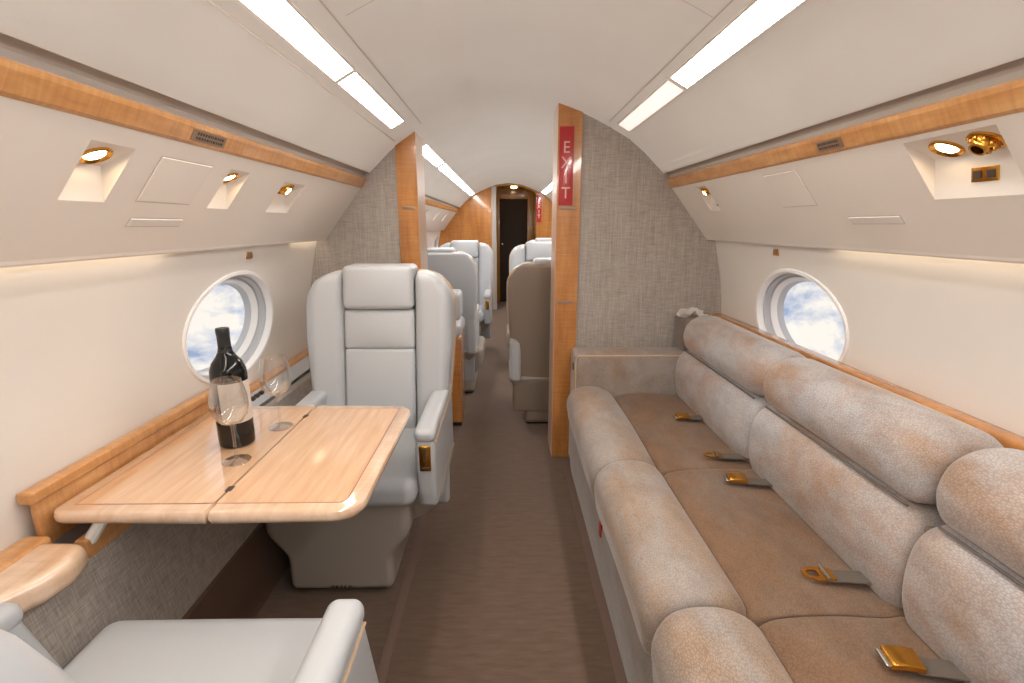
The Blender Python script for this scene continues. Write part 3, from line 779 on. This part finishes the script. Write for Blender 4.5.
# ------------------------------------------------------------------ executive chairs
def lean(p, k=.17, z0=.45): return (p[0], p[1]+(p[2]-z0)*k, p[2])
def make_chair(label, base_dx=0.0, shell='leather', group='leather club chairs', base=True, rk=.17, aw=.212, af=-.265, ww=.066, sl=-.15):
    def lean(p, k=rk, z0=.45): return (p[0], p[1]+(p[2]-z0)*k, p[2])
    t = thing('club_chair', label, 'chair', (0, 0, 0), group)
    # seat
    bm = bmesh.new()
    def seatf(p):
        x, y, z = p; u = x/(aw+.02); v = (y+.045)/.27
        if z > .44: z += .010*(1-u*u)*(1-v*v)
        return (x, y, z)
    rb(bm, -aw, aw, -.30, .21, .375, .480, .040, seatf, 5, 8); link('seat', bm, 'leather', t)
    # backrest: wings, cushions, headrest, shell
    def hw(z):
        if z < .99: return .262+.033*min(1, max(0, (z-.45)/.4))
        q = min(1, (z-.99)/.135); return .295-.135*(1-math.sqrt(max(0, 1-q*q)))
    for sg in (-1, 1):
        def wing(p, sg=sg):
            x, y, z = p; a = sg*x
            if a > .143: a = .143+(a-.143)*(hw(z)-.143)/.152
            y -= .030*max(0, (a-.143)/.152)*(1-max(0, (a-.25)/.05)*.5)
            return lean((sg*a, y, z))
        bm = bmesh.new(); xs = sorted((sg*.143, sg*.295))
        rb(bm, xs[0], xs[1], .120, .250, .42, 1.122, .042, wing, 5, 12); link('back_wing', bm, 'leather', t)
    def bulge(z0, z1, amt):
        def f(p):
            x, y, z = p; v = (z-(z0+z1)/2)/((z1-z0)/2); u = x/.145
            if y < .18: y -= amt*(1-v*v)*(1-u*u)
            return lean((x, y, z))
        return f
    for z0, z1, nm in ((.42, .812, 'back_cushion'), (.808, .972, 'back_cushion')):
        bm = bmesh.new(); rb(bm, -.1425, .1425, .128, .24, z0, z1, .016, bulge(z0, z1, .014), 4, 6); link(nm, bm, 'leather', t)
    bm = bmesh.new(); rb(bm, -.1415, .1415, .108, .255, .972, 1.148, .022, bulge(.97, 1.15, .010), 5, 6); link('headrest', bm, 'leather', t)
    bm = bmesh.new()
    def shf(p):
        x, y, z = p; k = hw(max(z, .45))/.295 if z > .3 else .88-.0*(.3-z)
        if z <= .45: k = .889+(.262/.295-.889)
        return lean((x*k*1.012, y+.02*(1-(x/.3)**2), z), rk-.02, .45)
    rb(bm, -.295, .295, .222, .268, .10, 1.118, .022, shf, 4, 14); link('back_shell', bm, shell, t)
    bm = bmesh.new()
    pts = []
    half = [(hw(.30+.66*i/12), .30+.66*i/12) for i in range(13)]+[(.160+.135*math.cos(a*PI/20), .985+.135*math.sin(a*PI/20)) for a in range(1, 11)]
    half = [(-a, b) for a, b in half]+[(a, b) for a, b in reversed(half)]
    pts = [lean((a*1.01, .240, b), rk-.02, .45) for a, b in half]
    tube(bm, pts, .0045, 6); link('piping', bm, 'piping', t)
    # arms
    for sg in (-1, 1):
        xs = sorted((sg*aw, sg*(aw+ww)))
        bm = bmesh.new(); 
        def armf(p, sg=sg):
            x, y, z = p
            if y < af+.16 and (sl > 0 or z < .50): y -= ((.62 if sl > 0 else .50)-z)*sl
            return (x, y, z)
        rb(bm, xs[0], xs[1], af+.01, .30, .345, .625, .018, armf, 3, 6); a_ = link('armrest', bm, 'leather', t)
        bm = bmesh.new(); rb(bm, xs[0]-.003, xs[1]+.003, af, .30, .600, .649, .022, n=4, m=4); link('arm_pad', bm, 'leather', a_)
        bm = bmesh.new(); yy = af+.0065; xs2 = sorted((sg*(aw+.014), sg*(aw+.052)))
        rb(bm, xs2[0], xs2[1], yy-.003, yy+.006, .500, .590, .002); link('control_plate', bm, 'gold', a_)
        bm = bmesh.new(); xc = (xs2[0]+xs2[1])/2
        rb(bm, xc-.004, xc+.004, yy-.0055, yy-.002, .535, .582, .001); rb(bm, xc-.012, xc+.012, yy-.0055, yy-.002, .508, .515, .001); link('control_slot', bm, 'ink', a_)
        bm = bmesh.new(); xo = sg*(aw+ww+.001); tube(bm, [(xo, af+.015, .60), (xo, .28, .60)], .003, 6); link('piping', bm, 'piping', a_)
    # shroud under seat
    bm = bmesh.new()
    def shr(p):
        x, y, z = p; k = 1-.34*max(0, (.36-z)/.12)**1.5; return (x*k, y*(1-.18*max(0, (.36-z)/.12)), z)
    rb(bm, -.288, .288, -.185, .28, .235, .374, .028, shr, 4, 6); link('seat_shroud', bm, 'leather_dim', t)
    if base:
        bm = bmesh.new()
        def bf(p):
            x, y, z = p
            s = min(1, max(0, (z-.14)/.12)); s = s*s*(3-2*s); w = .185+.068*s
            return (base_dx+x*w/.25, y, z)
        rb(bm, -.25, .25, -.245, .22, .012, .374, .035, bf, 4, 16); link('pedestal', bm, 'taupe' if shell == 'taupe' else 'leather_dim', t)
        bm = bmesh.new()
        for i in range(5): rb(bm, base_dx-.035+i*.015, base_dx-.024+i*.015, -.249, -.2445, .030, .042, .001)
        link('base_badge', bm, 'steel', t)
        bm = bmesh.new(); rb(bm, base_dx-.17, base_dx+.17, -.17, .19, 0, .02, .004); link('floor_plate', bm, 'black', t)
    return t
A = make_chair('pale leather chair facing the camera at the far end of the table', -.075)
A.location = (-.512, 1.750, 0); A.scale = (1, 1, .985)
Nc = make_chair('pale leather chair in the near left corner, turned away towards the table', .0, rk=.395, aw=.270, af=-.150, ww=.060, sl=.30); Nc.location = (-.583, .602, 0); Nc.rotation_euler = (0, 0, PI)
# rear cabin
dup(A, 'pale leather chair back seen just past the left partition in the rear cabin', (-.50, 3.86, 0), PI)
dup(A, 'pale leather chair facing the camera, left side of the rear cabin', (-.42, 4.95, 0), 0)
R1 = make_chair('taupe-backed leather chair just right of the aisle behind the partition', 0, 'taupe'); R1.location = (.31, 3.24, 0); R1.scale = (1, 1, .955); R1.rotation_euler = (0, 0, PI)
dup(A, 'pale leather chair facing the camera, right side, behind the taupe-backed chair', (.34, 4.45, 0), 0)
dup(A, 'farthest pale leather chair on the right, its top just showing before the far wood wall', (.52, 5.9, 0), 0)

# small cabinet / side console behind left partition
cb = thing('side_console', 'low side console with padded cream top and wood end panel just past the left partition', 'cabinet', (-.45, 3.25, 0))
bm = bmesh.new(); rb(bm, -.80, -.283, 3.0, 3.30, .03, .60, .01); link('console_body', bm, 'maple', cb)
bm = bmesh.new(); rb(bm, -.80, -.276, 2.98, 3.32, .60, .69, .035, n=4, m=3); link('console_cushion', bm, 'leather', cb)
bm = bmesh.new(); rb(bm, -.80, -.290, 3.10, 3.32, .69, .868, .025, n=4, m=3); link('padded_block', bm, 'leather', cb)
bm = bmesh.new(); rb(bm, -.80, -.29, 3.02, 3.28, 0, .03, .002); link('plinth', bm, 'black', cb)

# ------------------------------------------------------------------ sofa
SY0, SY1 = -.20, 2.375
sf = thing('sofa', 'long brown and grey suede sofa along the right wall', 'sofa', (.7, 1.2, 0))
def wob(amp, s):
    def f(p):
        x, y, z = p
        return (x+amp*math.sin(y*7+z*9+s), y, z+amp*.8*math.sin(y*5.3+x*11+s*2))
    return f
seams = [SY1, 1.60, .915, .22]
low = smooth_closed([(.892, .42), (.858, .48), (.848, .56), (.856, .635), (.882, .676), (.92, .690), (1.0, .692), (1.06, .66), (1.07, .42), (.97, .40)], 4)
upp = smooth_closed([(.935, .690), (.892, .698), (.873, .735), (.871, .778), (.893, .830), (.955, .864), (1.035, .853), (1.088, .80), (1.085, .72), (1.00, .688)], 4)
for i, (b, a) in enumerate(zip(seams, seams[1:]+[-.20])):
    if a == b: continue
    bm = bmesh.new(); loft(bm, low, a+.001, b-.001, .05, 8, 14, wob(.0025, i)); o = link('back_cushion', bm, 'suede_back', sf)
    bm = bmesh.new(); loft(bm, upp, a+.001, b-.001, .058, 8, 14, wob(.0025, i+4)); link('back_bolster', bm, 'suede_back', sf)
    bm = bmesh.new(); tube(bm, [(.886, a+.04+(b-a-.08)*k/12, .688) for k in range(13)], .0030, 6); link('piping', bm, 'zip', sf)
seat = smooth_closed([(.545, .30), (.54, .40), (.56, .438), (.62, .452), (.74, .456), (.85, .448), (.93, .44), (.94, .30)], 4)
sseams = [SY1, 1.575, .905, .22, -.20]
rail = smooth_closed([(.345, .30), (.312, .37), (.311, .43), (.343, .482), (.410, .501), (.480, .494), (.535, .458), (.556, .40), (.54, .30)], 4)
for i, (b, a) in enumerate(zip(sseams, sseams[1:])):
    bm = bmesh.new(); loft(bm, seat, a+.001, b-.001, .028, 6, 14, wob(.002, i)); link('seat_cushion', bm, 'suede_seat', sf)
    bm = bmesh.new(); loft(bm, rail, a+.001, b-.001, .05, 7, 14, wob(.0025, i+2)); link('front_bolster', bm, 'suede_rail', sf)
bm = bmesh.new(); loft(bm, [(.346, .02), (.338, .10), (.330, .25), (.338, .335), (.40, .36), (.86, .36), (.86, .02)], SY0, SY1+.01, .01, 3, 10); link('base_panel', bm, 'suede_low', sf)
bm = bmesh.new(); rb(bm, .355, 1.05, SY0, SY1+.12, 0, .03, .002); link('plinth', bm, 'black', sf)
bm = bmesh.new(); rb(bm, .90, 1.09, SY0, SY1, .03, .66, .01); link('back_frame', bm, 'suede_low', sf)
bm = bmesh.new(); rb(bm, .350, 1.06, SY1-.012, SY1+.16, .03, .658, .022, n=4, m=4); ar = link('sofa_arm', bm, 'suede_rail', sf)
bm = bmesh.new(); tube(bm, [(.355, SY1-.008, .10), (.355, SY1-.008, .636), (.367, SY1-.008, .650), (.94, SY1-.008, .650)], .004, 6); link('piping', bm, 'piping', ar)
bm = bmesh.new(); rb(bm, .3455, .351, SY1+.03, SY1+.055, .565, .60, .002); link('arm_button', bm, 'ink', ar)
bm = bmesh.new(); rb(bm, .3255, .332, 1.49, 1.515, .235, .285, .001); link('red_tag', bm, 'red', sf)
bm = bmesh.new()
sheet(bm, [(.3165, .27), (.3155, .265)], SY0, SY1)
bm.free()

# ledge behind the sofa
bm = bmesh.new(); rb(bm, 1.104, 1.156, YN, YP-.012, .70, .832, .008)
tag(link('side_ledge', bm, 'maple'), 'tan ledge along the right wall behind the sofa back', 'ledge')
# crumpled cloth
bm = bmesh.new(); rnd = random.Random(5); nx, ny = 16, 10; G = []
def hcl(u, v): return .846+.012*math.sin(u*7)*math.cos(v*5+1)+.010*math.sin(u*17+v*11)+.02*max(0, 1-((u-.5)/.3)**2)
for i in range(nx+1):
    G.append([])
    for j in range(ny+1):
        u, v = i/nx, j/ny; G[-1].append(bm.verts.new((.885+.13*u+.01*math.sin(v*9), 2.40+.10*v+.01*math.sin(u*13), hcl(u, v))))
for i in range(nx):
    for j in range(ny): bm.faces.new((G[i][j], G[i+1][j], G[i+1][j+1], G[i][j+1]))
bmesh.ops.solidify(bm, geom=bm.faces[:], thickness=.004)
tag(link('crumpled_napkin', bm, 'cloth'), 'crumpled white cloth on the far corner of the sofa back', 'cloth')
bm = bmesh.new(); rb(bm, .90, 1.088, 2.388, YP-.014, .66, .832, .02, n=3, m=3)
tag(link('corner_shelf', bm, 'suede_low'), 'small padded corner shelf between sofa back and partition', 'shelf')

# belts
GB = 'seat belt ends lying on the sofa seat'
def belt(x, y, kind, label, ang=0, s=1):
    t = thing('seat_belt', label, 'seat belt', (x, y, .467), GB); t.rotation_euler = (0, math.radians(-1), ang)
    L = Vector(t.location)
    def T(bm, nm, mat): bmesh.ops.translate(bm, verts=bm.verts[:], vec=L); return link(nm, bm, mat, t)
    bm = bmesh.new(); rb(bm, .015, .150, -.021, .021, -.003, .001, .001, lambda p: (p[0], p[1], p[2]-.002*max(0, (p[0]-.08)/.07)), 2, 6); T(bm, 'webbing', 'web')
    if kind == 'buckle':
        bm = bmesh.new(); rb(bm, -.034*s, .030*s, -.027*s, .027*s, 0, .017*s, .004, lambda p: (p[0], p[1], p[2]+.004*(1-(p[0]/.034)**2)), 3, 3); T(bm, 'buckle', 'gold')
        bm = bmesh.new(); rb(bm, -.044*s, -.033*s, -.024*s, .024*s, .002, .012*s, .003); T(bm, 'buckle_lip', 'steel')
    else:
        bm = bmesh.new()
        pl_ = [(-.045, -.010), (-.045, .010), (-.020, .024), (.012, .024), (.030, .018), (.030, -.018), (.012, -.024), (-.020, -.024)]
        hole = [(-.034, -.007), (-.034, .007), (-.022, .012), (-.012, .012), (-.008, .008), (-.008, -.008), (-.012, -.012), (-.022, -.012)]
        rings = []
        for pts, z in ((hole, .001), (pl_, .001), (pl_, .005), (hole, .005), (hole, .001)):
            rings.append([bm.verts.new((px*s, py*s, z)) for px, py in pts])
        for a, b in zip(rings, rings[1:]):
            for i in range(8): bm.faces.new((a[i], a[(i+1) % 8], b[(i+1) % 8], b[i]))
        T(bm, 'tongue_plate', 'gold')
        bm = bmesh.new(); tube(bm, [(.008*s, -.026*s, .008), (.008*s, .026*s, .008)], .0045*s, 8); T(bm, 'adjuster_bar', 'steel')
belt(.775, 2.00, 'buckle', 'gold seat belt buckle on the sofa seat, farthest from the camera', .05, .85)
belt(.765, 1.64, 'tongue', 'gold seat belt tongue just beyond the far seat seam of the sofa', -.1, .85)
belt(.765, 1.46, 'buckle', 'gold seat belt buckle just this side of the far seat seam of the sofa', -.15, .9)
belt(.760, 1.01, 'tongue', 'gold seat belt tongue with steel bar in the middle of the sofa seat', -.12, .95)
belt(.765, .765, 'buckle', 'large gold seat belt buckle nearest the camera on the sofa seat', -.2, .9)

# ------------------------------------------------------------------ world: clouds below the aircraft
W = bpy.data.worlds.new('sky_and_clouds'); S.world = W; W.use_nodes = True
n = W.node_tree.nodes; l = W.node_tree.links; bg = n['Background']
tc = n.new('ShaderNodeTexCoord'); mp = n.new('ShaderNodeMapping'); mp.inputs['Scale'].default_value = (1, 1, 1.7); mp.inputs['Location'].default_value = (.35, .2, .1)
l.new(tc.outputs['Generated'], mp.inputs['Vector'])
nz = n.new('ShaderNodeTexNoise'); nz.inputs['Scale'].default_value = 13; nz.inputs['Detail'].default_value = 8; nz.inputs['Roughness'].default_value = .58; nz.inputs['Distortion'].default_value = .25
l.new(mp.outputs['Vector'], nz.inputs['Vector'])
cr = n.new('ShaderNodeValToRGB'); e = cr.color_ramp.elements
e[0].position = .36; e[0].color = srgb(158, 176, 205); e[1].position = .56; e[1].color = srgb(255, 248, 236)
x = e.new(.45); x.color = srgb(214, 217, 226)
l.new(nz.outputs['Fac'], cr.inputs['Fac']); l.new(cr.outputs['Color'], bg.inputs['Color']); bg.inputs['Strength'].default_value = .80

# ------------------------------------------------------------------ camera and view
cam = bpy.data.cameras.new('camera'); co = bpy.data.objects.new('camera', cam); COL.objects.link(co)
cam.sensor_width = 36; cam.lens = 490/1024*36; cam.clip_start = .02
co.location = (0, 0, 1.29); co.rotation_euler = (PI/2-math.radians(13.4), 0, -math.radians(.8))
S.camera = co
S.view_settings.view_transform = 'Standard'; S.view_settings.look = 'None'; S.view_settings.gamma = 1; S.view_settings.use_curve_mapping = False
S.view_settings.exposure = 0.46
S.cycles.use_denoising = True
S.cycles.max_bounces = 14; S.cycles.diffuse_bounces = 8; S.cycles.glossy_bounces = 4; S.cycles.transmission_bounces = 10; S.cycles.transparent_max_bounces = 12
S.cycles.sample_clamp_indirect = 6
